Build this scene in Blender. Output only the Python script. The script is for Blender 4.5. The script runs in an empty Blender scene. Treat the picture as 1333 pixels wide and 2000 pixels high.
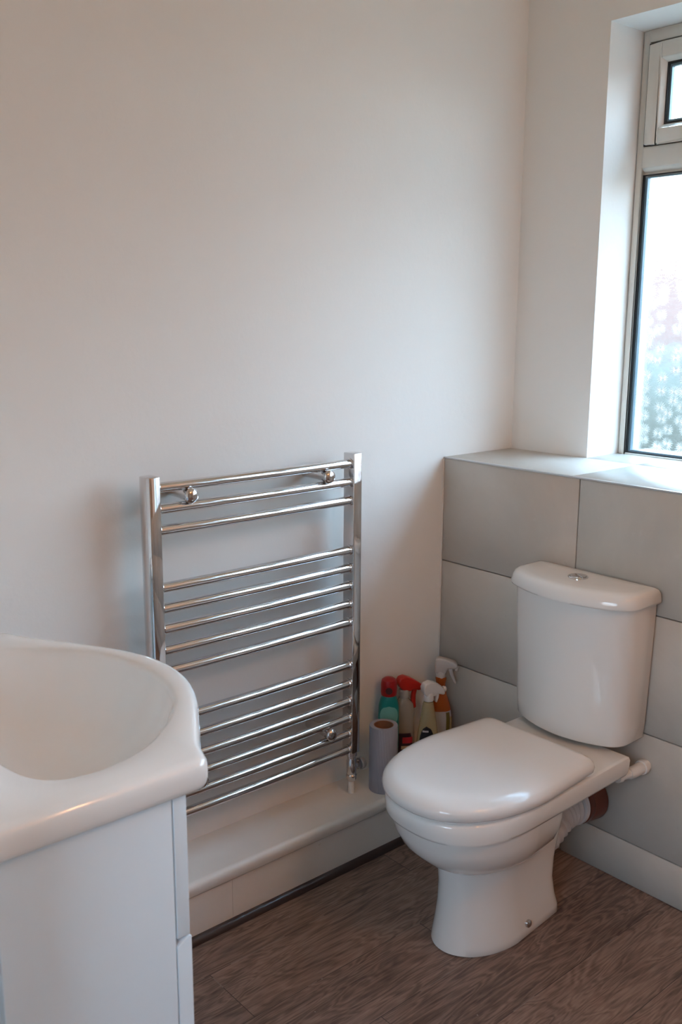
import bpy, bmesh, math, random
from mathutils import Vector, Matrix
PI = math.pi
S = bpy.context.scene
COL = S.collection
random.seed(4)

# ------------------------------------------------------------------ camera
cam_d = bpy.data.cameras.new('camera'); cam = bpy.data.objects.new('camera', cam_d); COL.objects.link(cam)
yaw, pitch, roll, FPX = .713, .2026, .0043, 1863.9
fw = Vector((math.sin(yaw)*math.cos(pitch), math.cos(yaw)*math.cos(pitch), -math.sin(pitch)))
rt = Vector((math.cos(yaw), -math.sin(yaw), 0)); up = rt.cross(fw)
r2 = rt*math.cos(roll)+up*math.sin(roll); u2 = up*math.cos(roll)-rt*math.sin(roll)
M = Matrix((r2, u2, -fw)).transposed().to_4x4(); M.translation = Vector((-1.9825, -1.8462, 1.4111))
cam.matrix_world = M
cam_d.sensor_fit = 'VERTICAL'; cam_d.sensor_height = 36; cam_d.sensor_width = 24; cam_d.lens = FPX/2000*36
cam_d.dof.use_dof = True; cam_d.dof.focus_distance = 2.25; cam_d.dof.aperture_fstop = 7.0
cam_d.clip_start = .02
S.camera = cam

# ------------------------------------------------------------------ exposure
S.view_settings.view_transform = 'Standard'; S.view_settings.look = 'None'
S.view_settings.exposure = 1.0; S.view_settings.gamma = 1.0
S.view_settings.use_curve_mapping = False
S.cycles.use_denoising = True
S.cycles.max_bounces = 10; S.cycles.diffuse_bounces = 6; S.cycles.glossy_bounces = 5
S.cycles.transparent_max_bounces = 12; S.cycles.transmission_bounces = 8
S.cycles.sample_clamp_indirect = 6; S.cycles.caustics_reflective = False; S.cycles.caustics_refractive = True

# ------------------------------------------------------------------ overcast sky
SKY = 10.4
w = bpy.data.worlds.new('overcast_sky'); S.world = w; w.use_nodes = True
nt = w.node_tree; nt.nodes.clear()
out = nt.nodes.new('ShaderNodeOutputWorld'); bg = nt.nodes.new('ShaderNodeBackground')
tc = nt.nodes.new('ShaderNodeTexCoord'); sx = nt.nodes.new('ShaderNodeSeparateXYZ'); cr = nt.nodes.new('ShaderNodeValToRGB')
cr.color_ramp.elements[0].position = .0; cr.color_ramp.elements[0].color = (.10, .10, .09, 1)
cr.color_ramp.elements[1].position = 1.; cr.color_ramp.elements[1].color = (.57, .98, 1.40, 1)
e = cr.color_ramp.elements.new(.49); e.color = (.10, .10, .09, 1)
e = cr.color_ramp.elements.new(.51); e.color = (.37, .385, .39, 1)
mp = nt.nodes.new('ShaderNodeMath'); mp.operation = 'MULTIPLY_ADD'; mp.inputs[1].default_value = .5; mp.inputs[2].default_value = .5
nt.links.new(tc.outputs['Generated'], sx.inputs[0]); nt.links.new(sx.outputs['Z'], mp.inputs[0])
nt.links.new(mp.outputs[0], cr.inputs[0]); nt.links.new(cr.outputs[0], bg.inputs['Color'])
bg.inputs['Strength'].default_value = SKY
nt.links.new(bg.outputs[0], out.inputs['Surface'])
# light portal in the window opening (guides sky sampling only)
pl = bpy.data.lights.new('window_daylight', 'AREA'); pl.shape = 'RECTANGLE'; pl.size = 1.88; pl.size_y = 1.2
po = bpy.data.objects.new('window_daylight', pl); COL.objects.link(po)
po.matrix_world = Matrix(((0,0,1,.56),(1,0,0,-1.211),(0,1,0,1.59),(0,0,0,1)))
pl.cycles.is_portal = True
pl2 = bpy.data.lights.new('window_daylight_far', 'AREA'); pl2.shape = 'RECTANGLE'; pl2.size = 1.2; pl2.size_y = 1.15
po2 = bpy.data.objects.new('window_daylight_far', pl2); COL.objects.link(po2)
po2.matrix_world = Matrix(((0,0,-1,-3.09),(-1,0,0,-1.85),(0,1,0,1.525),(0,0,0,1)))
pl2.cycles.is_portal = True
UP = 6.5; LAMP = 2.2; LAMP_COL = (1.0, .50, .20)

# ------------------------------------------------------------------ helpers
def tag(o, label=None, cat=None, group=None, kind=None):
    if label: o['label'] = label
    if cat: o['category'] = cat
    if group: o['group'] = group
    if kind: o['kind'] = kind
    return o
def empty(name, loc, label=None, cat=None, group=None, kind=None):
    o = bpy.data.objects.new(name, None); COL.objects.link(o); o.location = loc; o.empty_display_size = .05
    return tag(o, label, cat, group, kind)
def wloc(o):
    v = Vector(o.location)
    while o.parent: o = o.parent; v = v + Vector(o.location)
    return v
class MB:
    """collects geometry given in world coordinates"""
    def __init__(s): s.v = []; s.f = []
    def add(s, v, f):
        n = len(s.v); s.v += [Vector(p) for p in v]; s.f += [[i+n for i in q] for q in f]; return s
    def box(s, a, b):
        x0,y0,z0 = a; x1,y1,z1 = b
        x0,x1 = min(x0,x1),max(x0,x1); y0,y1 = min(y0,y1),max(y0,y1); z0,z1 = min(z0,z1),max(z0,z1)
        return s.add([(x0,y0,z0),(x1,y0,z0),(x1,y1,z0),(x0,y1,z0),(x0,y0,z1),(x1,y0,z1),(x1,y1,z1),(x0,y1,z1)],
            [(0,3,2,1),(4,5,6,7),(0,1,5,4),(1,2,6,5),(2,3,7,6),(3,0,4,7)])
    def loft(s, rings, cap0=True, cap1=True):
        n = len(rings[0]); v = [p for r in rings for p in r]; f = []
        for k in range(len(rings)-1):
            for i in range(n):
                j = (i+1) % n; f.append((k*n+i, k*n+j, (k+1)*n+j, (k+1)*n+i))
        if cap0: f.append(tuple(range(n-1,-1,-1)))
        if cap1: f.append(tuple((len(rings)-1)*n+i for i in range(n)))
        return s.add(v, f)
    def lathe(s, prof, origin, axis=(0,0,1), n=32, cap=True):
        ax = Vector(axis).normalized(); t = Vector((1,0,0)) if abs(ax.x) < .8 else Vector((0,1,0))
        e1 = ax.cross(t).normalized(); e2 = ax.cross(e1); o = Vector(origin)
        rings = [[o+ax*h+(e1*math.cos(2*PI*i/n)+e2*math.sin(2*PI*i/n))*max(r,1e-5) for i in range(n)] for r,h in prof]
        return s.loft(rings, cap, cap)
    def tube(s, pts, r, n=16, cap=True):
        pts = [Vector(p) for p in pts]; rings = []; prev = None
        for i,p in enumerate(pts):
            d = (pts[min(i+1,len(pts)-1)]-pts[max(i-1,0)]).normalized()
            if prev is None:
                t = Vector((0,0,1)) if abs(d.z) < .8 else Vector((0,1,0)); e1 = d.cross(t).normalized()
            else: e1 = (prev-d*prev.dot(d)).normalized()
            prev = e1; e2 = d.cross(e1); rr = r[i] if isinstance(r,(list,tuple)) else r
            rings.append([p+(e1*math.cos(2*PI*k/n)+e2*math.sin(2*PI*k/n))*rr for k in range(n)])
        return s.loft(rings, cap, cap)
    def prism(s, poly, o, ex, ey, ez, th):
        """poly 2-D in (ex,ey), extruded +-th/2 along ez"""
        o,ex,ey,ez = map(Vector,(o,ex,ey,ez)); n = len(poly)
        a = [o+ex*p[0]+ey*p[1]-ez*th/2 for p in poly]; b = [o+ex*p[0]+ey*p[1]+ez*th/2 for p in poly]
        return s.add(a+b, [tuple(range(n-1,-1,-1)), tuple(range(n,2*n))]+[(i,(i+1)%n,n+(i+1)%n,n+i) for i in range(n)])
    def build(s, name, m, parent=None, smooth=False, bevel=0, segs=2, angle=35, sub=0):
        base = wloc(parent) if parent else Vector((0,0,0))
        c = Vector((0,0,0)) if parent is None else None
        me = bpy.data.meshes.new(name)
        lo = Vector([min(p[k] for p in s.v) for k in range(3)]); hi = Vector([max(p[k] for p in s.v) for k in range(3)])
        org = Vector(((lo.x+hi.x)/2, (lo.y+hi.y)/2, lo.z))
        me.from_pydata([tuple(p-org) for p in s.v], [], s.f); me.update()
        bm = bmesh.new(); bm.from_mesh(me); bmesh.ops.remove_doubles(bm, verts=bm.verts, dist=1e-6)
        bmesh.ops.recalc_face_normals(bm, faces=bm.faces); bm.to_mesh(me); bm.free()
        o = bpy.data.objects.new(name, me); COL.objects.link(o); me.materials.append(m)
        if parent: o.parent = parent
        o.location = org-base
        if bevel:
            b = o.modifiers.new('bevel','BEVEL'); b.width = bevel; b.segments = segs; b.limit_method = 'ANGLE'; b.angle_limit = math.radians(40)
        if sub:
            q = o.modifiers.new('sub','SUBSURF'); q.levels = sub; q.render_levels = sub
        if smooth or bevel:
            for p in me.polygons: p.use_smooth = True
            me.set_sharp_from_angle(angle=math.radians(angle)) if not bevel else None
        return o

def mat(name, col=(.8,.8,.8), rough=.5, metal=0, coat=0, spec=.5, trans=0, ior=1.5, alpha=1):
    m = bpy.data.materials.new(name); m.use_nodes = True
    b = m.node_tree.nodes['Principled BSDF']
    b.inputs['Base Color'].default_value = (*col,1); b.inputs['Roughness'].default_value = rough
    b.inputs['Metallic'].default_value = metal; b.inputs['Coat Weight'].default_value = coat
    b.inputs['Coat Roughness'].default_value = .05; b.inputs['Specular IOR Level'].default_value = spec
    b.inputs['Transmission Weight'].default_value = trans; b.inputs['IOR'].default_value = ior
    return m
class NT:
    def __init__(s, m): s.t = m.node_tree; s.b = s.t.nodes.get('Principled BSDF')
    def n(s, kind, **kw):
        x = s.t.nodes.new('ShaderNode'+kind)
        for k,v in kw.items(): setattr(x,k,v)
        return x
    def l(s, a, b): s.t.links.new(a, b)
    def val(s, x, sock):
        if isinstance(x,(int,float)): sock.default_value = x
        else: s.l(x, sock)
    def m(s, op, a, b=0, c=0):
        x = s.n('Math', operation=op); s.val(a,x.inputs[0]); s.val(b,x.inputs[1])
        if len(x.inputs)>2: s.val(c,x.inputs[2])
        return x.outputs[0]
    def noise(s, vec, scale, detail=4, rough=.5, dist=0):
        x = s.n('TexNoise'); s.l(vec, x.inputs['Vector']); x.inputs['Scale'].default_value = scale
        x.inputs['Detail'].default_value = detail; x.inputs['Roughness'].default_value = rough; x.inputs['Distortion'].default_value = dist
        return x.outputs['Fac']
    def ramp(s, fac, stops):
        x = s.n('ValToRGB'); s.l(fac, x.inputs[0]); el = x.color_ramp.elements
        while len(el) < len(stops): el.new(.5)
        for e,(p,c) in zip(el, stops): e.position = p; e.color = (*c,1)
        return x.outputs[0]
    def comb(s, x, y, z):
        c = s.n('CombineXYZ'); s.val(x,c.inputs[0]); s.val(y,c.inputs[1]); s.val(z,c.inputs[2]); return c.outputs[0]
    def pos(s):
        g = s.n('NewGeometry'); q = s.n('SeparateXYZ'); s.l(g.outputs['Position'], q.inputs[0]); return g.outputs['Position'], q.outputs
    def mix(s, f, a, b, mode='MIX'):
        x = s.n('Mix', data_type='RGBA', blend_type=mode); s.val(f, x.inputs[0])
        for v,k in ((a,6),(b,7)):
            if isinstance(v,tuple): x.inputs[k].default_value = (*v,1)
            else: s.l(v, x.inputs[k])
        return x.outputs[2]
    def bump(s, h, strength, dist=.001, target=None):
        x = s.n('Bump'); x.inputs['Strength'].default_value = strength; x.inputs['Distance'].default_value = dist
        s.l(h, x.inputs['Height'])
        if target is None: s.l(x.outputs[0], s.b.inputs['Normal'])
        return x.outputs[0]

# ------------------------------------------------------------------ materials
def noisy_paint(name, col, rough, scale=9, amt=.03, bump=.15):
    m = mat(name, col, rough); t = NT(m); p,_ = t.pos()
    n = t.noise(p, scale, 5, .6)
    t.l(t.ramp(n, [(.3,tuple(c*(1-amt) for c in col)),(.7,tuple(min(1,c*(1+amt)) for c in col))]), t.b.inputs['Base Color'])
    t.bump(t.noise(p, 55, 4, .6), bump, .002); return m
PAINT = noisy_paint('wall_paint', (.865,.852,.83), .62, 3, .012, .22)
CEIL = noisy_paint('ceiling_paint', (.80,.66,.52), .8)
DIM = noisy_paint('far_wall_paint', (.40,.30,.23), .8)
GLOSS = noisy_paint('gloss_white_paint', (.86,.82,.775), .22, 6, .03, .12)
CERAMIC = mat('white_ceramic', (.80,.775,.745), .07, coat=.4)
SEATM = mat('white_seat_plastic', (.80,.77,.745), .16, coat=.2)
BASIN = mat('basin_ceramic', (.82,.81,.795), .09, coat=.4)
CAB = mat('white_cabinet_laminate', (.72,.80,.86), .3)
CHROME = mat('chrome', (.68,.665,.665), .045, 1)
CHROME2 = mat('satin_chrome', (.62,.60,.60), .18, 1)
UPVC = noisy_paint('window_upvc', (.70,.665,.61), .28, 14, .03, .02)
GASKET = mat('black_gasket', (.015,.015,.017), .5)
GREYPL = mat('grey_plastic', (.62,.62,.65), .35)
WHITEPL = mat('white_plastic', (.78,.74,.70), .3)
BROWNPL = mat('brown_drain_plastic', (.13,.035,.02), .35)
VALVEG = mat('grey_valve_cap', (.30,.33,.36), .4)
TRIMDK = mat('dark_brown_trim', (.045,.028,.026), .28, coat=.2)
ALU = mat('tile_edge_trim', (.60,.60,.60), .3, .6)
GROUT = mat('grout', (.36,.335,.315), .85)
SILIC = mat('silicone', (.78,.74,.70), .4)

# concrete look tile
def tile_mat():
    m = mat('concrete_tile', rough=.36); t = NT(m); p,_ = t.pos()
    a = t.noise(p, 2.6, 6, .62, .4); b = t.noise(p, 26, 6, .7); c = t.noise(p, 90, 3, .6)
    base = t.ramp(a, [(.3,(.50,.455,.405)),(.52,(.56,.51,.455)),(.72,(.615,.565,.51))])
    base = t.mix(t.ramp(b, [(.60,(0,0,0)),(.74,(.35,.35,.35))]), base, (.64,.59,.56))
    base = t.mix(t.ramp(b, [(.22,(.4,.4,.4)),(.36,(0,0,0))]), base, (.38,.345,.32))
    t.l(base, t.b.inputs['Base Color']); t.bump(c, .06, .001)
    t.l(t.m('MULTIPLY_ADD', b, .22, .25), t.b.inputs['Roughness']); return m
TILE = tile_mat()

# dark wood effect vinyl planks running along X
def floor_mat():
    m = mat('wood_plank_vinyl', rough=.42); t = NT(m); p,(x,y,z) = t.pos()
    PW, Y0, PL = .1675, -.104, .92
    row = t.m('FLOOR', t.m('DIVIDE', t.m('SUBTRACT', Y0, y), PW))
    fy = t.m('FRACT', t.m('DIVIDE', t.m('SUBTRACT', Y0, y), PW))
    wn = t.n('TexWhiteNoise', noise_dimensions='1D'); t.l(row, wn.inputs['W'])
    off = t.m('MULTIPLY', t.m('FLOOR', t.m('MULTIPLY', wn.outputs['Value'], 97)), .071)
    # row 0 has its joint at X = -.377
    isz = t.m('COMPARE', row, 0, .2)
    off = t.m('ADD', t.m('MULTIPLY', off, t.m('SUBTRACT', 1, isz)), t.m('MULTIPLY', isz, .377))
    fx0 = t.m('DIVIDE', t.m('ADD', x, off), PL); col = t.m('FLOOR', fx0); fx = t.m('FRACT', fx0)
    wn2 = t.n('TexWhiteNoise', noise_dimensions='2D'); t.l(t.comb(row, col, 0), wn2.inputs['Vector'])
    rnd = wn2.outputs['Value']
    # grain coordinates, shifted per plank
    sh = t.m('MULTIPLY', rnd, 13.7)
    g1 = t.comb(t.m('ADD', t.m('MULTIPLY', x, 1.0), sh), t.m('MULTIPLY', y, 5.5), sh)
    big = t.noise(g1, 2.6, 3, .5, .6)
    wav = t.m('SINE', t.m('MULTIPLY', t.m('ADD', big, t.m('MULTIPLY', t.noise(g1, 9, 3, .5), .08)), 95))
    g2 = t.comb(t.m('ADD', t.m('MULTIPLY', x, 4), sh), t.m('MULTIPLY', y, 75), sh)
    fine = t.noise(g2, 3.2, 5, .65, .35)
    g3 = t.comb(t.m('ADD', t.m('MULTIPLY', x, 2.2), sh), t.m('MULTIPLY', y, 9), 0)
    blot = t.noise(g3, 2.2, 4, .6, .8)
    v = t.m('ADD', t.m('MULTIPLY', fine, .66), t.m('MULTIPLY', blot, .48))
    v = t.m('ADD', v, t.m('MULTIPLY', wav, .075)); v = t.m('ADD', v, t.m('MULTIPLY', t.m('SUBTRACT', rnd, .5), .10))
    c = t.ramp(v, [(.33,(.070,.042,.034)),(.50,(.160,.103,.080)),(.63,(.245,.162,.128)),(.80,(.34,.24,.19))])
    # thin joints
    ex = t.m('MINIMUM', t.m('MULTIPLY', fx, PL), t.m('MULTIPLY', t.m('SUBTRACT', 1, fx), PL))
    ey = t.m('MINIMUM', t.m('MULTIPLY', fy, PW), t.m('MULTIPLY', t.m('SUBTRACT', 1, fy), PW))
    ed = t.m('MINIMUM', ex, ey); j = t.m('LESS_THAN', ed, .0009)
    lightj = t.m('GREATER_THAN', t.noise(p, 4.5, 2), .56)
    jc = t.mix(lightj, (.035,.024,.02), (.24,.20,.175))
    c = t.mix(t.m('MULTIPLY', j, .85), c, jc)
    # dust specks
    vo = t.n('TexVoronoi'); t.l(p, vo.inputs['Vector']); vo.inputs['Scale'].default_value = 17
    sp = t.m('MULTIPLY', t.m('LESS_THAN', vo.outputs['Distance'], .035), t.m('GREATER_THAN', t.noise(p, 9, 1), .5))
    c = t.mix(t.m('MULTIPLY', sp, .6), c, (.42,.38,.34))
    t.l(c, t.b.inputs['Base Color'])
    t.l(t.m('MULTIPLY_ADD', fine, .25, .30), t.b.inputs['Roughness'])
    h = t.m('SUBTRACT', t.m('ADD', t.m('MULTIPLY', fine, .6), t.m('MULTIPLY', wav, .12)), t.m('MULTIPLY', j, 1.2))
    t.bump(h, .35, .0008); return m
FLOOR = floor_mat()

def pane_mat(name='daisy_pattern_glass', tint=(.81,.84,.85), ior=1.12, frac=.5):
    m = bpy.data.materials.new(name); m.use_nodes = True; t = NT(m); t.t.nodes.clear()
    o = t.n('OutputMaterial'); g = t.n('NewGeometry'); q = t.n('SeparateXYZ'); t.l(g.outputs['Position'], q.inputs[0])
    SC = 25.
    v2 = t.comb(t.m('MULTIPLY', q.outputs['Y'], SC), t.m('MULTIPLY', q.outputs['Z'], SC), 0)
    vo = t.n('TexVoronoi', voronoi_dimensions='2D'); t.l(v2, vo.inputs['Vector']); vo.inputs['Scale'].default_value = 1
    vo.inputs['Randomness'].default_value = .72
    sub = t.n('VectorMath', operation='SUBTRACT'); t.l(v2, sub.inputs[0]); t.l(vo.outputs['Position'], sub.inputs[1])
    s2 = t.n('SeparateXYZ'); t.l(sub.outputs[0], s2.inputs[0])
    ang = t.m('ARCTAN2', s2.outputs['Y'], s2.outputs['X'])
    pet = t.m('ABSOLUTE', t.m('SINE', t.m('MULTIPLY', ang, 8.0)))
    d = vo.outputs['Distance']
    mask = t.m('MULTIPLY', t.m('SMOOTH_MIN', 1, t.m('MULTIPLY', d, 9), .2), t.m('SUBTRACT', 1, t.m('MINIMUM', 1, t.m('MULTIPLY', d, 1.75))))
    n = t.noise(v2, 5, 4, .7, .5)
    h = t.m('ADD', t.m('MULTIPLY', pet, mask), t.m('MULTIPLY', n, .5))
    bmp = t.bump(h, 1.0, .0022, target=1)
    tr = t.n('BsdfTransparent'); tr.inputs['Color'].default_value = (*tint,1)
    rf = t.n('BsdfRefraction'); rf.inputs['IOR'].default_value = ior; rf.inputs['Roughness'].default_value = .12; rf.inputs['Color'].default_value = (*tint,1)
    tl = t.n('BsdfTranslucent'); tl.inputs['Color'].default_value = (.96,.88,.80,1)
    gl = t.n('BsdfGlossy'); gl.inputs['Roughness'].default_value = .12; gl.inputs['Color'].default_value = (.9,.9,.9,1)
    for x in (rf,tl,gl): t.l(bmp, x.inputs['Normal'])
    def mixs(f,a,b):
        x = t.n('MixShader'); t.val(f, x.inputs[0]); t.l(a.outputs[0], x.inputs[1]); t.l(b.outputs[0], x.inputs[2]); return x
    petl = t.m('MULTIPLY', t.m('GREATER_THAN', t.m('SUBTRACT', pet, t.m('MULTIPLY', n, .35)), .62), t.m('MULTIPLY', t.m('GREATER_THAN', d, .10), t.m('LESS_THAN', t.m('ADD', d, t.m('MULTIPLY', n, .3)), .56)))
    a = mixs(t.m('MULTIPLY_ADD', petl, .13, t.m('MULTIPLY', n, .035)), rf, tl)
    b = mixs(frac, a, tr)
    c = mixs(.05, b, gl)
    t.l(c.outputs[0], o.inputs['Surface']); return m
PANE = pane_mat(); PANE2 = pane_mat('frosted_glass', (.80,.80,.80), 1.05, .85)

# ================================================================== STRUCTURE
LX = -1.72; CZ = 2.42; YB = -2.75; XL = -3.0
H = 1.02; XW = .30; XF = .45
WY0, WY1, WZ0, WZ1 = -.272, -2.15, H, 2.165
def struct(mb, name, m, **k): return tag(mb.build(name, m, **k), kind='structure')
struct(MB().box((XL-.1,YB-.1,-.05),(.62,.1,0)), 'floor', FLOOR)
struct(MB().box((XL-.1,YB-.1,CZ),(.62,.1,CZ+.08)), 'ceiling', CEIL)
struct(MB().box((LX-.1,0,0),(.62,.1,CZ)), 'wall_back', PAINT)
struct(MB().box((LX-.1,-1.0,0),(LX,0,CZ)), 'wall_left', PAINT)
struct(MB().box((XL,-1.0,0),(LX-.1,-.9,CZ)), 'wall_left_return', PAINT)
struct(MB().box((XL-.1,YB,0),(XL,-.9,.95)).box((XL-.1,YB,2.1),(XL,-.9,CZ)).box((XL-.1,YB,.95),(XL,-2.45,2.1)).box((XL-.1,-1.25,.95),(XL,-.9,2.1)), 'wall_far_left', PAINT)
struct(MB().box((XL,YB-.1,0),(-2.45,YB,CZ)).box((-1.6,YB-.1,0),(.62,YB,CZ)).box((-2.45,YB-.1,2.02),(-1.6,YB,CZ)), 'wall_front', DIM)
# window wall with opening
wr = MB()
wr.box((XW,WY0,H-.01),(.545,0,CZ)).box((XW,YB,H-.01),(.545,WY1,CZ)).box((XW,WY1,WZ1),(.545,WY0,CZ)).box((XW,WY1,0),(.545,WY0,H-.012))
struct(wr, 'wall_right', PAINT)
# half-height tiled boxing in front of the window wall
struct(MB().box((.010,YB,0),(XW,0,H-.012)), 'wall_right_boxing', GROUT)
tl = MB(); J = .0016
ys = [0,-.4627,-1.0647,-1.6667,-2.2687,YB]
zs = [0, H-3*.302, H-2*.302, H-.302, H-.002]
for i in range(len(ys)-1):
    for k in range(len(zs)-1):
        tl.box((.0008,ys[i+1]+J,zs[k]+(J if k else .001)),(.0102,ys[i]-J,zs[k+1]-J))
struct(tl, 'wall_right_tiles', TILE, bevel=.0008, segs=1)
lg = MB(); yl = [0,-.435,-1.037,-1.639,-2.24,YB]
for i in range(len(yl)-1):
    for (a,b) in ((.006,.296),(.299,XF)):
        if a > .29:
            y0 = min(yl[i]-J, WY0-.001); y1 = max(yl[i+1]+J, WY1+.001)
            if y0 <= y1: continue
            lg.box((a,y1,H-.0105),(b,y0,H))
        else: lg.box((a,yl[i+1]+J,H-.0105),(b,yl[i]-J,H))
struct(lg, 'trim_1', TILE, bevel=.0008, segs=1)
struct(MB().box((.0063,YB,H-.013),(.45,-.001,H-.0012)), 'trim_2', GROUT)
struct(MB().box((-.0008,YB,H-.0042),(.0058,-.0005,H+.0006)), 'trim_3', ALU, bevel=.0008)
struct(MB().box((-.003,-.0035,.15),(.001,-.0002,H-.004)), 'trim_4', SILIC, bevel=.001)

# pipe boxing below the radiator
bxp = [(0,.0),(0,.153)]
nose = [(-.150,.153)]
for k in range(1,9):
    a = PI/2*k/8; nose.append((-.150-.014*math.sin(a), .139+.014*math.cos(a)))
nose += [(-.1635,.124),(-.160,.119),(-.1545,.117),(-.1545,0)]
poly = [(0,0)]+[(y,z) for y,z in reversed(nose)]+[(0,.153)]
bx = MB(); bx.prism(poly, ((LX+.0)/2,0,0), (0,1,0), (0,0,1), (1,0,0), abs(LX))
bxo = struct(bx, 'trim_6', GLOSS, smooth=True, angle=50)
struct(MB().box((-.8525,-.1552,.018),(-.8515,-.154,.117)), 'trim_7', mat('joint_filler',(.72,.68,.63),.5))  # narrow pale strip along the vertical joint of the boxing face
# dark quadrant moulding
qd = [(0,0)]+[(-.016*math.cos(a), .016*math.sin(a)) for a in [PI/2*k/8 for k in range(9)]]
struct(MB().prism([(y-.1545,z) for y,z in qd], (LX/2,0,0), (0,1,0), (0,0,1), (1,0,0), abs(LX)-.004), 'baseboard_back', TRIMDK, smooth=True, angle=50)
# little paint chip
tag(MB().add([(-.590,-.1556,.1005),(-.583,-.1558,.1005),(-.578,-.1557,.106),(-.584,-.157,.1075),(-.592,-.1556,.105),(-.586,-.158,.103)],
   [(0,1,5),(1,2,5),(2,3,5),(3,4,5),(4,0,5),(0,4,3,2,1)]).build('paint_flake', mat('flake',(.85,.82,.78),.5)),
   'tiny curled white paint flake on the face of the white pipe boxing', 'paint flake')

# door behind the camera
d = empty('door_1', (-2.025,YB-.05,0), kind='structure')
DOOR = noisy_paint('brown_door', (.16,.085,.05), .4, 5, .2, .05)
MB().box((-2.43,YB-.07,.005),(-1.62,YB-.03,2.0)).build('door_leaf', DOOR, d, bevel=.003)
MB().tube([(-1.70,YB-.03,1.0),(-1.70,YB+.02,1.0),(-1.82,YB+.025,1.0)], .009).build('door_handle', CHROME2, d, smooth=True)

# window
win = empty('window_1', (XF,(WY0+WY1)/2,H), kind='structure')
def frame(mb, x0, x1, y0, y1, z0, z1, t, tb=None, tt=None):
    tb = t if tb is None else tb; tt = t if tt is None else tt
    mb.box((x0,y0,z0),(x1,y0-t,z1)).box((x0,y1,z0),(x1,y1+t,z1))
    mb.box((x0,y0-t,z0),(x1,y1+t,z0+tb)).box((x0,y0-t,z1),(x1,y1+t,z1-tt)); return mb
y0,y1 = WY0-.004, WY1+.004
fr = MB(); frame(fr, XF, .53, y0, y1, H+.0005, WZ1-.002, .020, .004, .030)
fr.build('window_frame', UPVC, win, bevel=.003)
MB().box((XF-.002,y0-.018,1.812),(.53,y1+.018,1.868)).build('transom', UPVC, win, bevel=.003)
MB().prism([(0,0),(.012,-.012),(.012,-.022),(0.03,-.022),(.03,0)], (XF,(y0+y1)/2,1.812), (1,0,0),(0,0,1),(0,1,0), abs(y1-y0)-.04).build('glazing_bead', UPVC, win)
# dark gasket of the lower pane
gk = MB(); frame(gk, XF+.006, XF+.022, y0-.020, y1+.020, H+.004, 1.795, .004, .0035, .003); gk.build('gasket', GASKET, win)
sp = MB(); frame(sp, XF+.012, XF+.024, y0-.024, y1+.024, H+.0075, 1.793, .008, .005, .006)
sp.build('spacer_bar', mat('pane_spacer',(.16,.24,.29),.35,.3), win)
MB().box((XF+.016,y0-.0235,H+.0065),(XF+.0205,y1+.0235,1.793)).build('lower_pane', PANE, win)
# two top casements
ym = (y0+y1)/2
for (a,b) in ((y0-.021, ym+.012),(ym-.012, y1+.021)):
    sa = MB(); frame(sa, XF-.012, .50, a-.004, b+.004, 1.871, 2.125, .038)
    cs = sa.build('top_casement', UPVC, win, bevel=.0035)
    g = MB(); frame(g, XF-.004, XF+.03, a, b, 1.868, 2.129, .006); g.build('casement_seal', GASKET, cs)
    # sloped glazing bead
    bd = MB(); ya,yb,za,zb = a-.042,b+.042,1.909,2.087
    o_ = [(XF-.011,ya,za),(XF-.011,yb,za),(XF-.011,yb,zb),(XF-.011,ya,zb)]
    i_ = [(XF+.006,ya-.012,za+.012),(XF+.006,yb+.012,za+.012),(XF+.006,yb+.012,zb-.012),(XF+.006,ya-.012,zb-.012)]
    bd.add(o_+i_, [(k,(k+1)%4,4+(k+1)%4,4+k) for k in range(4)]); bd.build('casement_bead', UPVC, cs)
    g2 = MB(); frame(g2, XF+.004, XF+.020, ya-.011, yb+.011, za+.011, zb-.011, .005); g2.build('casement_gasket', GASKET, cs)
    s2 = MB(); frame(s2, XF+.010, XF+.022, ya-.015, yb+.015, za+.015, zb-.015, .007); s2.build('casement_spacer', bpy.data.materials['pane_spacer'], cs)
    MB().box((XF+.014,ya-.014,za+.014),(XF+.0185,yb+.014,zb-.014)).build('top_pane', PANE, cs)
MB().box((XF,ym+.014,1.868),(.53,ym-.014,WZ1-.03)).build('mullion', UPVC, win, bevel=.003)
MB().box((.53,WY1,1.0),(.60,WY0,1.019)).build('outer_sill', UPVC, win)

w2 = empty('window_2', (XL-.05,-1.85,.95), kind='structure')
f2 = MB(); frame(f2, XL-.08, XL-.02, -1.252, -2.448, .952, 2.098, .05); f2.build('window_frame', UPVC, w2, bevel=.003)
MB().box((XL-.055,-1.30,1.0),(XL-.05,-2.40,2.05)).build('frosted_pane', PANE2, w2)

# outside: grass, brick garden wall, hedge
GRASS = noisy_paint('grass_ground', (.15,.12,.085), .9, 3, .25)
struct(MB().box((-40,-40,-.35),(40,40,-.3)), 'ground_outside', GRASS)
def brick_mat():
    m = mat('garden_brick', rough=.9); t = NT(m); p,(x,y,z) = t.pos()
    b = t.n('TexBrick'); t.l(t.comb(y,z,0), b.inputs['Vector']); b.inputs['Scale'].default_value = 4
    b.inputs['Color1'].default_value = (.20,.10,.082,1); b.inputs['Color2'].default_value = (.24,.13,.105,1); b.inputs['Mortar'].default_value = (.24,.18,.155,1)
    t.l(b.outputs[0], t.b.inputs['Base Color']); return m
gw = MB().box((9.0,-22,-.3),(9.25,20,2.1)); gw.box((8.96,-22,2.1),(9.29,20,2.16))
tag(gw.build('garden_wall', brick_mat(), bevel=.01), 'reddish brick garden wall blurred behind the patterned window glass', 'garden wall')
random.seed(2)
HEDGE = noisy_paint('hedge_leaves', (.072,.072,.056), .8, 8, .4, .6)
hb = MB(); NY, NA = 150, 14
rings = []
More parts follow.
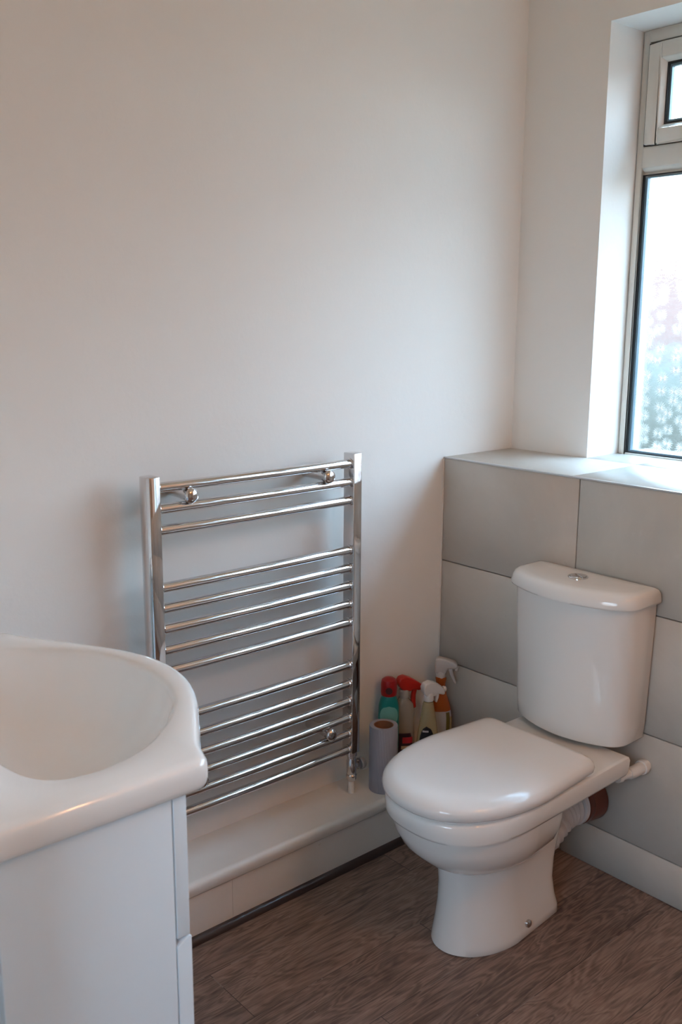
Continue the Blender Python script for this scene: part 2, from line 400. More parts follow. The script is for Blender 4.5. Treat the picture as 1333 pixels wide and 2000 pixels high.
for i in range(NY):
    yy = -20+38*i/(NY-1); hh = 1.25+.12*math.sin(i*.7)+.1*random.random()
    rings.append([(7.3+.42*math.cos(2*PI*k/NA)*(1+.12*random.random()), yy+.05*random.random(), -.3+hh/2+hh/2*math.sin(2*PI*k/NA)*(1+.06*random.random())) for k in range(NA)])
hb.loft(rings)
tag(hb.build('garden_hedge', HEDGE, smooth=True, angle=80), 'low green garden hedge blurred behind the patterned window glass', 'hedge')

# ceiling lamp (its own warm light inside)
LP = Vector((-.75,-2.25,CZ))
cl = empty('ceiling_lamp', LP, 'round flush white ceiling lamp above the middle of the bathroom', 'lamp')
MB().lathe([(.13,0),(.135,-.012),(.13,-.02),(.11,-.022)], LP).build('lamp_base', WHITEPL, cl, smooth=True)
ld = bpy.data.lights.new('lamp_bulb','AREA'); ld.shape = 'DISK'; ld.size = .10; ld.energy = LAMP; ld.color = LAMP_COL
lo = bpy.data.objects.new('lamp_bulb', ld); COL.objects.link(lo); lo.parent = cl; lo.location = (0,0,-.03)

up_ = empty('fill_uplighter', (-.6,YB+.001,1.90), 'added unseen white half-round plaster uplighter on the wall behind the camera', 'lamp')  # unseen fill lamp, added to warm the ceiling and upper wall
MB().lathe([(.03,0),(.09,.03),(.12,.08),(.125,.12),(.118,.12),(.085,.04),(.02,.012)], (-.6,YB+.128,1.80), n=32, cap=False).build('lamp_bowl', PAINT, up_, smooth=True)
MB().box((-.63,YB+.001,1.83),(-.57,YB+.02,1.90)).build('wall_mount', PAINT, up_)
ud = bpy.data.lights.new('ceiling_fill_bulb','AREA'); ud.shape = 'DISK'; ud.size = .16; ud.energy = UP; ud.color = LAMP_COL
uo = bpy.data.objects.new('ceiling_fill_bulb', ud); COL.objects.link(uo); uo.parent = up_; uo.location = (0,.127,.02); uo.rotation_euler = (PI,0,0)

# ================================================================== TOWEL RADIATOR
rad = empty('towel_radiator', (-.70,-.06,.275), 'tall chrome ladder towel radiator fixed to the white wall', 'towel radiator')
for x0,x1,outer in ((-1.005,-.973,-1),(-.426,-.394,1)):
    # D-ish section: flat face inwards and to the front, softly rounded outer side
    yf, yb = -.095, -.055
    if outer < 0: sec = [(x1,yf),(x1,yb),(x0+.006,yb),(x0+.001,yb-.006),(x0-.0015,(yf+yb)/2),(x0+.001,yf+.006),(x0+.006,yf)]
    else: sec = [(x0,yf),(x1-.006,yf),(x1-.001,yf+.006),(x1+.0015,(yf+yb)/2),(x1-.001,yb-.006),(x1-.006,yb),(x0,yb)]
    MB().loft([[(x,y,.275) for x,y in sec],[(x,y,1.077) for x,y in sec]]).build('upright_post', CHROME, rad, bevel=.0022, segs=3)
rz = [1.051,1.004,.9575,.829,.782,.735,.686,.637,.5205,.469,.4205,.374,.3285,.283]
for z in rz:
    t = MB().tube([(-.975,-.078,z),(-.972,-.078,z)]+[(-.972+.545*k/12,-.078-.004*math.sin(PI*k/12),z) for k in range(1,12)]+[(-.427,-.078,z),(-.424,-.078,z)], .0112, 24)
    rg = t.build('rung', CHROME, rad, smooth=True, angle=60)
    for xc,s in ((-.973,1),(-.426,-1)):
        MB().lathe([(.0128,0),(.0134,.002),(.0115,.004)], (xc,-.078,z), (s,0,0), 24).build('weld_collar', CHROME, rg, smooth=True)
for bxx,bz in ((-.898,1.028),(-.507,1.028),(-.497,.352),(-.890,.352)):
    br = MB().lathe([(.0115,.0006),(.0115,.062),(.0118,.062)], (bxx,-.0,bz), (0,-1,0)).build('wall_bracket', CHROME, rad, smooth=True)
    MB().lathe([(.0118,.060),(.0132,.063),(.0132,.078),(.0098,.086),(.0098,.090)], (bxx,0,bz), (0,-1,0)).build('bracket_collar', CHROME, br, smooth=True, angle=25)
    MB().lathe([(.0098,.088),(.0165,.0925),(.0172,.096),(.0150,.1005),(.008,.1035),(.0005,.1045)], (bxx,0,bz), (0,-1,0)).build('bracket_cap', CHROME, br, smooth=True, angle=50)
for vx,sd in ((-.410,1),(-.989,-1)):
    vz = .275
    v = MB().lathe([(.0125,.275),(.0145,.272),(.0148,.262),(.0118,.259),(.0118,.250),(.0135,.247),(.0135,.212),(.0125,.209),(.0145,.206),(.0145,.196),(.012,.190)],
                   (vx,-.075,0)).build('radiator_valve', CHROME, rad, smooth=True, angle=30)
    ax = (sd,-.0,0)
    MB().lathe([(.0095,.008),(.0095,.018),(.012,.019),(.012,.026),(.008,.028)], (vx,-.075,.228), ax).build('valve_nut', CHROME, v, smooth=True, angle=30)
    MB().lathe([(.0145,.028),(.0165,.031),(.0165,.038),(.0145,.042),(.002,.043)], (vx,-.075,.228), ax, 24).build('valve_cap', VALVEG, v, smooth=True, angle=30)
    MB().lathe([(.0085,.1535),(.0085,.192)], (vx,-.075,0)).build('pipe_tail', WHITEPL, v, smooth=True)

# ================================================================== TOILET
TC = -.541; SC = -.556
toi = empty('toilet', (-.36,TC,0), 'white close coupled toilet with its lid down against the grey tiles', 'toilet')
def dring(z, ub, uf, hw, a, rb=.02, hwb=None, n=2.0, nf=40, c=TC):
    """D-shaped ring: back at u=ub, half-ellipse front reaching uf; u is the distance from the tiles"""
    hwb = hw if hwb is None else hwb; pts = []
    uc = uf-a
    for k in range(nf+1):
        th = PI*k/nf; cx,sy = math.cos(th), math.sin(th)
        v = -hw*math.copysign(abs(cx)**(2/n), cx); u = uc+a*abs(sy)**(2/n); pts.append((u,v))
    m = 10
    for k in range(1,m+1):      # far side going back
        q = k/m; u = uc+(ub+rb-uc)*q; pts.append((u, hw+(hwb-hw)*q))
    for k in range(1,7):
        t_ = PI/2*k/6; pts.append((ub+rb-rb*math.sin(t_), hwb-rb+rb*math.cos(t_)))
    for k in range(1,7): pts.append((ub, (hwb-rb)*(1-2*k/6)))
    for k in range(1,7):
        t_ = PI/2*k/6; pts.append((ub+rb-rb*math.cos(t_), -(hwb-rb)-rb*math.sin(t_)))
    for k in range(1,m):
        q = k/m; u = ub+rb+(uc-ub-rb)*q; pts.append((u, -(hwb+(hw-hwb)*q)))
    return [(-u, c+v, z) for u,v in pts]
ped = [(0,.212,.548,.096,.150),(.004,.209,.552,.099,.154),(.022,.211,.549,.0975,.152),(.055,.221,.543,.092,.142),(.10,.228,.538,.0865,.135),
       (.15,.226,.537,.085,.130),(.20,.222,.541,.088,.130),(.25,.220,.550,.093,.132),(.30,.22,.556,.098,.134)]
pan = MB(); pan.loft([dring(z,ub,uf,hw,a,.035,hwb=hw*(.86+z*.45),c=-.544) for z,ub,uf,hw,a in ped])
bowl = [(.208,.29,.53,.055,.10),(.218,.286,.557,.090,.14),(.232,.286,.585,.113,.17),(.252,.288,.614,.132,.19),(.282,.292,.642,.148,.21),(.315,.295,.660,.1565,.22),(.356,.297,.670,.1605,.225)]
pan.loft([dring(z,ub,uf,hw,a,.05, hwb=hw*.90,c=SC,n=2.3) for z,ub,uf,hw,a in bowl])
rim = [(.346,.103,.671,.160,.205,.149,2.45),(.3485,.099,.677,.1655,.21,.154,2.45),(.355,.097,.680,.168,.215,.157,2.42),(.372,.096,.683,.170,.225,.159,2.38),(.388,.096,.684,.171,.235,.160,2.35),(.394,.098,.681,.169,.235,.158,2.3),(.396,.103,.675,.164,.235,.153,2.3)]
pan.loft([dring(z,ub,uf-.004,hw-.002,a,.006,hwb=hb_,c=SC,n=n_) for z,ub,uf,hw,a,hb_,n_ in rim])
pano = pan.build('pan', CERAMIC, toi, smooth=True, angle=48)
for sgn in (-1,1):
    yb_ = -.544+sgn*.0935
    b_ = MB().lathe([(.0085,-.004),(.0095,.001),(.0088,.004),(.0055,.0065),(.0005,.0072)], (-.358,yb_,.033), (0,sgn,.10), 24).build('floor_bolt_cap', CHROME2, toi, smooth=True)
    b_['label'] = 'small dull metal bolt cap'
seat = MB().loft([dring(z,.25-i_,.676+i_,.165+i_,.245,.02,hwb=.150+i_,n=2.28,c=SC) for z,i_ in [(.3965,0),(.398,.003),(.400,.003),(.401,0)]])
seat.build('seat', SEATM, toi, smooth=True, angle=50)
lid = [(.4005,.000),(.402,.0075),(.408,.0135),(.418,.0155),(.427,.0135),(.4345,.006),(.4395,-.006),(.4425,-.019),(.4440,-.036),(.4448,-.058)]
MB().loft([dring(z,.246-i_*.62 if i_>0 else .246-i_,.676+i_,.164+i_,max(.248+i_*.6,.02),.024 if i_>-.04 else max(.012+i_*.05,.003),hwb=.150+i_*(.9 if i_<0 else 1.0),n=2.26,c=SC) for z,i_ in lid]).build('seat_lid', SEATM, toi, smooth=True, angle=70)
for sgn in (-1,1):
    MB().lathe([(.011,-.028),(.0125,-.026),(.0125,.026),(.011,.028)], (-.232,SC+sgn*.075,.404), (0,1,0), 24).build('seat_hinge', SEATM, toi, smooth=True, angle=40)
# cistern
CC = -.533
def cring(z, ub, ucorner, ufr, hw, rc, nf=28):
    hw += .007
    """flat back, bowed front, rounded front corners"""
    pts = []
    def fr(v): return ucorner+(ufr-ucorner)*(1-(v/hw)**2)
    # front curve between corner roundings
    vl = hw-rc
    slope = math.atan(2*(ufr-ucorner)*vl/hw**2)
    f0 = fr(vl)
    P0 = Vector((f0, vl)); P1 = Vector((f0-rc*math.tan(slope)*1.0, hw)); P2 = Vector((f0-rc*1.35-.004, hw))
    front = [(fr(vl*(1-2*k/nf)), vl*(1-2*k/nf)) for k in range(nf+1)]
    def arc(p0,p1,p2,n=8): return [tuple(p0*(1-t)**2+p1*2*t*(1-t)+p2*t*t) for t in [k/n for k in range(1,n)]]
    cor = arc(P2,P1,P0)
    left = [tuple(P2)]+cor
    pts = [(ub+.006,hw),]+left+front+[(u,-v) for u,v in reversed(cor)]+[(P2.x,-hw),(ub+.006,-hw),(ub,-hw+.006),(ub,0),(ub,hw-.006)]
    return [(-u, CC+v, z) for u,v in pts]
cb = [(.4065,.012,.098,.150,.143,.035),(.408,.008,.103,.156,.149,.037),(.413,.006,.107,.160,.1525,.038),(.45,.005,.109,.162,.1545,.038),(.60,.005,.113,.167,.159,.038),(.735,.005,.117,.172,.163,.038),(.7525,.005,.117,.172,.163,.038)]
cis = MB().loft([cring(*r) for r in cb]).build('cistern', CERAMIC, toi, smooth=True, angle=50)
cl_ = [(.7545,.008,.122,.178,.166,.036),(.7555,.004,.128,.186,.1735,.038),(.760,.004,.129,.187,.1745,.038),(.778,.005,.124,.181,.172,.038),(.7865,.008,.119,.175,.1685,.037),
       (.7905,.014,.112,.167,.162,.034),(.7925,.022,.102,.156,.150,.03),(.7935,.045,.08,.125,.10,.02),(.7937,.06,.075,.10,.04,.01)]
clid = MB().loft([cring(*r) for r in cl_]).build('cistern_lid', CERAMIC, toi, smooth=True, angle=70)
bc = (-.086,CC+.0,.7925)
fb = MB().lathe([(.0245,0),(.0245,.003),(.0225,.0048),(.0205,.0042),(.0198,.0025)], bc, n=40).build('flush_button', CHROME, clid, smooth=True, angle=30)
for s_ in (1,-1):
    pl_ = [(.0185*math.cos(a),.0185*math.sin(a)) for a in [PI*k/20+.06*(1 if k==0 else (-1 if k==20 else 0)) for k in range(21)]]
    fb2 = MB().prism([(x*s_, (y+.0008)*s_) for x,y in pl_], (bc[0],bc[1],bc[2]+.0038), (.5,.866,0), (-.866,.5,0), (0,0,1), .004)
    for i in range(len(fb2.v)): pass
    (fb2.build('button_half', CHROME, toi, bevel=.0008))
# water supply elbow
ev = [(-.094,-.682,.334),(-.080,-.688,.334),(-.066,-.694,.335),(-.052,-.698,.336),(-.040,-.699,.337),(-.025,-.699,.337),(.002,-.699,.337)]
el = MB().tube(ev[:4], .0125, 20).tube(ev[2:], .0145, 20).build('supply_pipe', WHITEPL, toi, smooth=True, angle=50)
MB().lathe([(.0175,0),(.0185,.003),(.0185,.012),(.015,.016)], (-.022,-.699,.337), (1,0,0), 24).build('pipe_nut', WHITEPL, el, smooth=True, angle=40)
MB().lathe([(.017,0),(.017,.012)], (-.098,-.681,.334), (1,-.3,0), 24).build('pipe_nut', WHITEPL, el, smooth=True, angle=40)
# waste pipe: ribbed connector, flange and brown collar
wp = MB(); prof = []
x_ = .0; pts=[(-.235,.135),(-.20,.155),(-.165,.175),(-.14,.190),(-.115,.196),(-.08,.198)]
wcen = [(x,TC+.0,z) for x,z in pts]
fine = []; rr = []
for i in range(len(wcen)-1):
    for k in range(6):
        q = k/6; fine.append(tuple(wcen[i][j]+(wcen[i+1][j]-wcen[i][j])*q for j in range(3))); rr.append(.051+.0024*math.sin((i*6+k)*PI*.66))
wp.tube(fine, rr, 40)
wpo = wp.build('waste_pipe', GREYPL, toi, smooth=True, angle=60); wpo['label'] = 'ribbed grey plastic waste connector'
MB().lathe([(.050,0),(.056,.002),(.057,.006),(.055,.010),(.057,.014),(.054,.018)], (-.085,TC,.198), (1,0,0), 48).build('waste_flange', GREYPL, wpo, smooth=True, angle=30)
col_ = MB().lathe([(.050,0),(.0585,.002),(.0600,.012),(.0575,.020),(.0620,.030),(.0640,.052),(.0655,.062)], (-.068,TC,.198), (1,0,0), 48).build('waste_collar', BROWNPL, wpo, smooth=True, angle=30)
col_['label'] = 'dark red-brown drain collar'

# ================================================================== PAPER ROLL AND BOTTLES on the boxing
BZ = .1532
def paper_roll():
    c = (-.328,-.112,BZ); root = empty('paper_roll', c, 'lavender grey paper roll with a brown cardboard core standing upright beside the radiator valve', 'paper roll')
    PAP = mat('lavender_paper', (.36,.36,.42), .9)
    t = NT(PAP); g = t.n('TexCoord'); q = t.n('SeparateXYZ'); t.l(g.outputs['Object'], q.inputs[0])
    a = t.m('ARCTAN2', q.outputs[1], q.outputs[0]); t.bump(t.m('SINE', t.m('MULTIPLY', a, 70)), .5, .001)
    MB().lathe([(.027,0),(.0375,0),(.0385,.002),(.0385,.182),(.0375,.1845),(.027,.1845),(.027,0)], c, n=56, cap=False).build('paper', PAP, root, smooth=True, angle=40)
    MB().lathe([(.0245,.0),(.0268,.0),(.0268,.184),(.0245,.184),(.0245,0)], c, n=40, cap=False).build('cardboard_core', mat('cardboard',(.27,.115,.055),.85), root, smooth=True, angle=40)
paper_roll()

def sring(c, z, rx, ry, ang=0, n=2.4, N=40):
    pts = []
    for k in range(N):
        th = 2*PI*k/N; cx,sy = math.cos(th),math.sin(th)
        x = rx*math.copysign(abs(cx)**(2/n),cx); y = ry*math.copysign(abs(sy)**(2/n),sy)
        pts.append((c[0]+x*math.cos(ang)-y*math.sin(ang), c[1]+x*math.sin(ang)+y*math.cos(ang), c[2]+z))
    return pts
def body(c, prof, ang, n=2.4): return MB().loft([sring(c,z,rx,ry,ang,n) for z,rx,ry in prof])
def patch(c, prof, ang, za, zb, th0, th1, n=2.4, off=.0006, NZ=14, NT_=24, shape=None):
    """a curved label hugging the bottle between two heights and two angles"""
    def at(z):
        for (z0,a0,b0),(z1,a1,b1) in zip(prof,prof[1:]):
            if z0 <= z <= z1 and z1 > z0:
                q = (z-z0)/(z1-z0); return a0+(a1-a0)*q, b0+(b1-b0)*q
        return prof[-1][1:]
    def P(z,th,o):
        rx,ry = at(z); rx += o; ry += o; cx,sy = math.cos(th),math.sin(th)
        x = rx*math.copysign(abs(cx)**(2/n),cx); y = ry*math.copysign(abs(sy)**(2/n),sy)
        return (c[0]+x*math.cos(ang)-y*math.sin(ang), c[1]+x*math.sin(ang)+y*math.cos(ang), c[2]+z)
    v = []; f = []
    for o in (off, .0001):
        for i in range(NZ+1):
            q = i/NZ; z = za+(zb-za)*q
            wd = 1 if shape is None else shape(q)
            for k in range(NT_+1):
                th = (th0+th1)/2+(th1-th0)*(k/NT_-.5)*wd; v.append(P(z,th,o))
    W = NT_+1; B = (NZ+1)*W
    for i in range(NZ):
        for k in range(NT_):
            a = i*W+k; f.append((a,a+1,a+W+1,a+W)); f.append((B+a,B+a+W,B+a+W+1,B+a+1))
    for i in range(NZ):
        for k in (0,NT_):
            a = i*W+k; f.append((a,a+W,B+a+W,B+a))
    for k in range(NT_):
        for i in (0,NZ):
            a = i*W+k; f.append((a,B+a,B+a+1,a+1))
    return MB().add(v,f)
def clear_mat(name, col, tr=.62):
    """thin see-through plastic: clear mixed with a glossy tinted skin"""
    m = bpy.data.materials.new(name); m.use_nodes = True; t = NT(m); b = t.b
    b.inputs['Base Color'].default_value = (*col,1); b.inputs['Roughness'].default_value = .12
    o = [n for n in t.t.nodes if n.type == 'OUTPUT_MATERIAL'][0]
    x = t.n('BsdfTransparent'); x.inputs[0].default_value = (*[min(1,.35+c*1.1) for c in col],1); mx = t.n('MixShader'); mx.inputs[0].default_value = tr
    t.l(b.outputs[0], mx.inputs[1]); t.l(x.outputs[0], mx.inputs[2]); t.l(mx.outputs[0], o.inputs[0]); return m

# teal bottle with a red cap
c = (-.243,-.042,BZ)
tb = empty('cleaning_bottle', c, 'teal green cleaning bottle with a round red cap behind the grey paper roll', 'bottle')
pr = [(0,.024,.016),(.004,.0275,.0195),(.07,.029,.0215),(.16,.0295,.022),(.195,.028,.0215),(.212,.024,.020),(.222,.0195,.0185),(.226,.017,.017)]
A = -.70
TEAL = mat('teal_plastic', (.004,.21,.20), .3)
body(c, pr, A, 2.3).build('bottle_body', TEAL, tb, smooth=True, angle=60)
patch(c, pr, A, .142, .198, -PI/2-.95, -PI/2+.95, 2.3, shape=lambda q: math.sqrt(max(0,1-(2*q-1)**2))*1.0+.02).build('round_label', mat('pale_teal_label',(.17,.46,.42),.4), tb, smooth=True)
MB().lathe([(.018,.224),(.0215,.226),(.0225,.235),(.0222,.262),(.020,.270),(.013,.275),(.0005,.277)], c, n=36).build('cap', mat('red_cap',(.33,.006,.010),.3), tb, smooth=True, angle=35)
CAPD = mat('dark_red_recess',(.05,.004,.006),.4)
MB().lathe([(.009,0),(.010,.002),(.009,.0035),(.0005,.0036)], (c[0]+math.sin(-.75)*.0215, c[1]-math.cos(-.75)*.0215, c[2]+.244), (math.sin(-.75),-math.cos(-.75),.1), 20).build('cap_recess', CAPD, tb, smooth=True)

def trigger_bottle(name, label, c, bprof, bang, bmat, neck_z, head_mat, hd, kind, n=2.4, tilt=0):
    """hd: nozzle direction in degrees in plan; returns root"""
    root = empty(name, c, label, 'spray bottle', 'trigger spray bottles in the tiled corner')
    body(c, bprof, bang, n).build('bottle_body', bmat, root, smooth=True, angle=60)
    d = Vector((math.cos(math.radians(hd)), math.sin(math.radians(hd)), 0)); s = Vector((-d.y,d.x,0)); upv = Vector((0,0,1))
    o = Vector((c[0],c[1],c[2]+neck_z)); collar_o = o.copy()
    MB().lathe([(.0135,-.004),(.0150,-.002),(.0150,.018),(.0135,.021)], collar_o, n=28).build('neck_collar', head_mat if kind != 'red' else COLLAR, root, smooth=True, angle=35)
    if kind == 'red':
        poly = [(-.034,.040),(-.030,.052),(-.018,.058),(.004,.056),(.030,.048),(.042,.043),(.047,.036),(.044,.028),(.034,.025),(.018,.026),(.012,.018),(-.012,.017),(-.020,.022),(-.030,.030)]
        lev = [(.020,.028),(.033,.027),(.034,.010),(.040,-.012),(.046,-.026),(.041,-.031),(.034,-.024),(.025,-.006)]
    elif kind == 'white':
        poly = [(-.026,.034),(-.022,.046),(-.006,.053),(.012,.050),(.028,.043),(.038,.034),(.045,.020),(.040,.016),(.030,.018),(.020,.020),(.015,.012),(-.014,.012),(-.022,.020)]
        lev = [(.020,.022),(.029,.020),(.029,.006),(.026,-.008),(.022,-.008),(.021,.004)]
    else:
        poly = [(-.018,.036),(-.016,.058),(-.006,.062),(.012,.058),(.036,.053),(.046,.046),(.048,.036),(.040,.031),(.020,.031),(.014,.014),(-.015,.014)]
        lev = [(.020,.032),(.033,.030),(.037,.010),(.043,-.008),(.046,-.014),(.040,-.016),(.034,-.006),(.026,.012)]
    ct, st = math.cos(math.radians(tilt)), math.sin(math.radians(tilt))
    poly = [(x*ct-y*st, x*st+y*ct) for x,y in poly]; lev = [(x*ct-y*st, x*st+y*ct) for x,y in lev]; q_ = .0345 if kind=='red' else .030
    nz_ = o+d*(.040*ct-q_*st)+upv*(.040*st+q_*ct)
    MB().prism(poly, o, d, upv, s, .026).build('spray_head', head_mat, root, bevel=.0065, segs=4)
    MB().prism(lev, o, d, upv, s, .013).build('trigger', head_mat, root, bevel=.003, segs=3)
    MB().lathe([(.0075,0),(.0085,.002),(.0085,.008),(.006,.010)], nz_, d*ct+upv*(st-.1), 20).build('nozzle', head_mat, root, smooth=True, angle=35)
    return root
RED = mat('red_trigger', (.50,.018,.010), .3); WHT = mat('white_trigger', (.72,.68,.65), .3); TWH = mat('translucent_white', (.56,.49,.45), .35)
COLLAR = mat('grey_collar',(.33,.31,.28),.4); CLEAR = clear_mat('clear_plastic', (.50,.45,.39), .55); CLEARY = clear_mat('clear_yellowish_plastic', (.60,.52,.33), .55)
c1 = (-.182,-.040,BZ)
p1 = [(0,.026,.018),(.004,.030,.0215),(.05,.031,.022),(.12,.031,.022),(.168,.030,.0215),(.184,.027,.020),(.192,.019,.0175),(.198,.0145,.0145),(.210,.0135,.0135)]
r1 = trigger_bottle('spray_bottle', 'clear spray bottle with a red trigger head', c1, p1, -.65, CLEAR, .205, RED, -20, 'red', tilt=-16)
body(c1, [(.003,.027,.019),(.02,.029,.020),(.085,.029,.020),(.086,.028,.019)], -.65).build('liquid', mat('pinkish_liquid',(.30,.10,.08),.2), r1, smooth=True)
patch(c1, p1, -.65, .015, .100, -PI/2-1.0, -PI/2+1.0, shape=lambda q: 1-.45*q*q).build('label', mat('dark_maroon_label',(.035,.010,.018),.4), r1, smooth=True)
patch(c1, p1, -.65, .070, .088, -PI/2-.1, -PI/2+.8, off=.0011).build('label_band', mat('red_band',(.45,.02,.03),.4), r1, smooth=True)
patch(c1, p1, -.65, .052, .062, -PI/2-.2, -PI/2+.6, off=.0011).build('label_stripe', mat('cream_stripe',(.55,.42,.28),.4), r1, smooth=True)
c2 = (-.145,-.101,BZ)
p2 = [(0,.026,.018),(.004,.031,.0215),(.05,.033,.023),(.085,.031,.022),(.120,.026,.020),(.160,.020,.018),(.185,.0165,.016),(.198,.0135,.0135)]
r2_ = trigger_bottle('spray_bottle', 'clear spray bottle with a white trigger head and a black label', c2, p2, -.65, CLEARY, .204, WHT, -18, 'white', tilt=-8)
patch(c2, p2, -.65, .030, .130, -PI/2-.9, -PI/2+.45, shape=lambda q: math.sqrt(max(0,1-max(0,(q-.55)/.45)**2))*1.0+.02).build('label', mat('black_label',(.008,.008,.012),.35), r2_, smooth=True)
patch(c2, p2, -.65, .113, .118, -PI/2-.62, -PI/2-.02, off=.0011).build('label_text_bar', mat('pale_text_bar',(.45,.45,.48),.4), r2_, smooth=True)
patch(c2, p2, -.65, .020, .105, -PI/2+.50, -PI/2+1.1, shape=lambda q: 1-.3*q).build('yellow_label', mat('yellow_label',(.62,.46,.03),.4), r2_, smooth=True)
c3 = (-.054,-.062,BZ)
p3 = [(0,.027,.021),(.004,.033,.026),(.06,.0345,.027),(.115,.0345,.027),(.150,.029,.024),(.175,.021,.020),(.195,.0155,.0155),(.215,.0135,.0135),(.232,.016,.016),(.238,.0145,.0145)]
r3 = trigger_bottle('spray_bottle', 'orange spray bottle with a translucent white trigger head and a pale label', c3, p3, -.65, mat('orange_plastic',(.42,.09,.012),.18,coat=.3), .234, TWH, -52, 'tall')
patch(c3, p3, -.65, .015, .138, -PI/2-1.2, -PI/2+1.2, shape=lambda q: 1-.1*q).build('label', mat('pale_label',(.50,.44,.42),.35), r3, smooth=True)
patch(c3, p3, -.65, .05, .135, -PI/2+.35, -PI/2+.75, off=.0011).build('label_stroke', mat('olive_stroke',(.16,.11,.02),.35), r3, smooth=True)
patch(c3, p3, -.65, .04, .120, -PI/2+.85, -PI/2+1.0, off=.0012).build('label_edge', mat('gold_stroke',(.50,.33,.06),.35), r3, smooth=True)

# ================================================================== VANITY
VY0, VY1 = -.858, -.212; VC = -.535
van = empty('vanity_cabinet', (-1.52,VC,0), 'pale blue-white vanity cabinet standing below the white wash basin', 'cabinet')
cc_ = MB().box((-1.642,VY0,.0),(-1.4125,VY0+.016,.8055)).box((-1.642,VY1-.016,.0),(-1.4125,VY1,.8055))
cc_.box((-1.642,VY0+.016,.1),(-1.4125,VY1-.016,.116)).box((-1.642,VY0+.016,.116),(-1.634,VY1-.016,.69)); cc_.build('carcass', CAB, van, bevel=.0012)
def front_panel(z0, z1, name, cut=False):
    ya, yb = VY0, VY1
    if cut:
        n = 24; top = []
        for k in range(n+1):
            yy = ya+.03+(yb-ya-.06)*k/n; q = (yy-VC)/((yb-ya)/2-.03); top.append((yy, z1-.004-.14*max(0,1-q*q)**.3))
        poly = [(ya,z0),(ya,z1)]+top+[(yb,z1),(yb,z0)]
    else: poly = [(ya,z0),(ya,z1),(yb,z1),(yb,z0)]
    return MB().prism(poly, (-1.4005,0,0), (0,1,0), (0,0,1), (1,0,0), .0195).build(name, CAB, van, bevel=.0012)
front_panel(.602, .8050, 'fascia', True)
# doors with a bevelled finger-pull top
for a,b in ((VY0,VC-.0015),(VC+.0015,VY1)):
    pd = [(-1.4105,.10),(-1.3885,.10),(-1.3885,.5990),(-1.3925,.6010),(-1.4085,.5915),(-1.4105,.5915)]
    MB().prism(pd, (0,(a+b)/2,0), (1,0,0),(0,0,1),(0,1,0), abs(b-a)).build('door', CAB, van, bevel=.001)
MB().box((-1.63,VY0+.02,0),(-1.43,VY1-.02,.1)).build('plinth', CAB, van)

# basin
bas_half = [(.337,-1.70),(.337,-1.376),(.3355,-1.364),(.329,-1.3555),(.318,-1.352),(.306,-1.3505),(.294,-1.3475),(.282,-1.341),(.268,-1.3325),(.25,-1.3215),(.23,-1.309),(.21,-1.297),(.18,-1.279),(.15,-1.2615),(.12,-1.2465),(.09,-1.2345),(.06,-1.2255),(.03,-1.2203),(0,-1.2185)]
outl = [(x, VC-d_) for d_,x in bas_half]+[(x, VC+d_) for d_,x in reversed(bas_half[:-1])]
in_half = [(.0,-1.576),(.08,-1.5755),(.165,-1.573),(.215,-1.568),(.248,-1.555),(.266,-1.53),(.273,-1.495),(.267,-1.45),(.252,-1.41),(.235,-1.383),(.19,-1.333),(.135,-1.291),(.07,-1.267),(0,-1.260)]
inl = [(x, VC-d_) for d_,x in in_half]+[(x, VC+d_) for d_,x in reversed(in_half[1:-1])]
CBX = -1.43
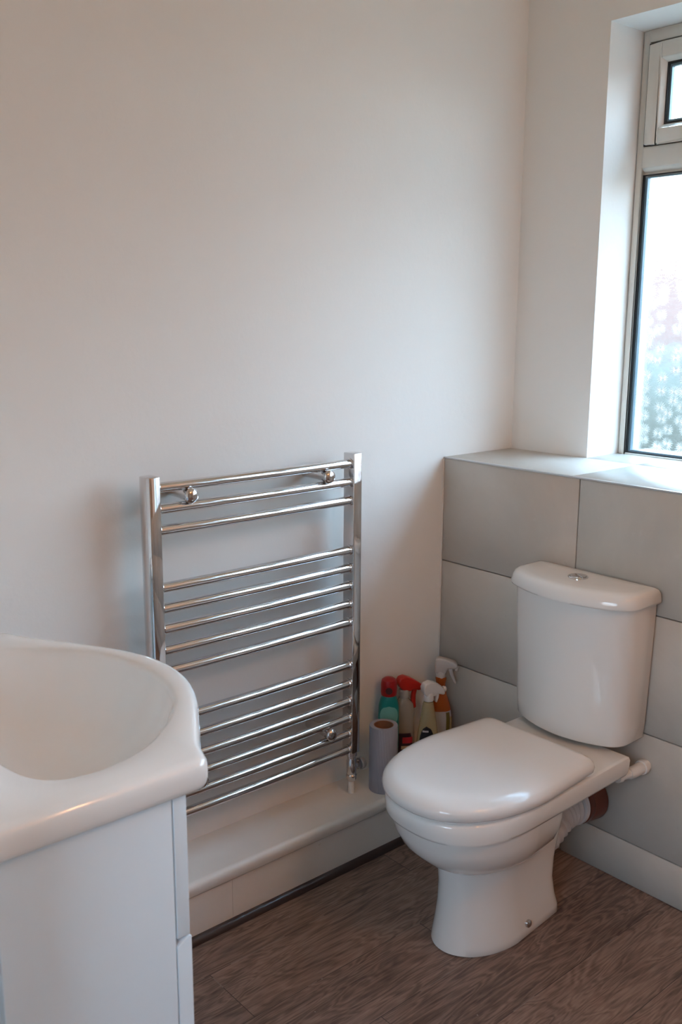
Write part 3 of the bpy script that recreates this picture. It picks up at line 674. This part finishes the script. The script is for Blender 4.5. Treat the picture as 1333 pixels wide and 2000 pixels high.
def resample(poly, n, smooth_it=3):
    # angular sampling around the bowl centre
    c0 = Vector((CBX,VC)); out_ = []
    P = [Vector(p)-c0 for p in poly]
    for k in range(n):
        th = 2*PI*k/n; dv = Vector((math.cos(th),math.sin(th))); best = None
        for i in range(len(P)):
            a,b = P[i],P[(i+1)%len(P)]; e_ = b-a; den = dv.x*e_.y-dv.y*e_.x
            if abs(den) < 1e-12: continue
            t_ = (a.x*e_.y-a.y*e_.x)/den; s_ = (a.x*dv.y-a.y*dv.x)/den
            if t_ > 0 and -1e-9 <= s_ <= 1+1e-9 and (best is None or t_ > best): best = t_
        out_.append(c0+dv*best)
    for _ in range(smooth_it): out_ = [(out_[i-1]+out_[i]*2+out_[(i+1)%n])/4 for i in range(n)]
    return out_
NB = 240
O = resample(outl, NB, 2); I = resample(inl, NB, 14)
def inset(poly, dd):
    n = len(poly); r = []
    for i in range(n):
        t_ = (poly[(i+1)%n]-poly[i-1]).normalized(); nn = Vector((t_.y,-t_.x)); r.append(poly[i]-nn*dd)
    return r
def flat(poly, z): return [(p.x,p.y,z) for p in poly]
c0 = Vector((CBX,VC))
def toward(poly, q, cc=None): 
    cc = c0 if cc is None else cc
    return [cc+(p-cc)*q for p in poly]
ZT = .851
rings = []
cbm = Vector((CBX-.02,VC))
rings += [flat(toward(I,.03,cbm),.7205),flat(toward(I,.35,cbm),.724),flat(toward(I,.58,cbm),.734),flat(toward(I,.74,cbm),.752),flat(toward(I,.86,cbm),.781),flat(toward(I,.925,cbm),.807),flat(toward(I,.965,cbm),.828),flat(toward(I,.985,cbm),.8405),flat(I,.8475)]
rings += [flat([I[i]+(O[i]-I[i]).normalized()*.006 for i in range(NB)],.8505)]
for dd,z in ((.016,ZT),(.011,.8502),(.007,.8485),(.0035,.8455),(.0012,.841),(.0,.834),(.0,.824),(.0008,.818),(.003,.812),(.007,.8085),(.012,.8068)):
    rings.append(flat(inset(O,dd), z))
# underside: back in, then the bowl shell
rings.append(flat(inset(O,.03), .8066))
Sx = [Vector((min(p.x,-1.245) , p.y)) for p in I]
rings += [flat(toward(I,1.0),.800),flat(toward(I,.97),.78),flat(toward(I,.88),.745),flat(toward(I,.76),.722),flat(toward(I,.5),.708),flat(toward(I,.05),.705)]
bs = MB().loft(rings).build('wash_basin', BASIN, None, smooth=True, angle=60)
tag(bs, 'white ceramic wash basin with a bowed front resting on the vanity cabinet', 'wash basin')
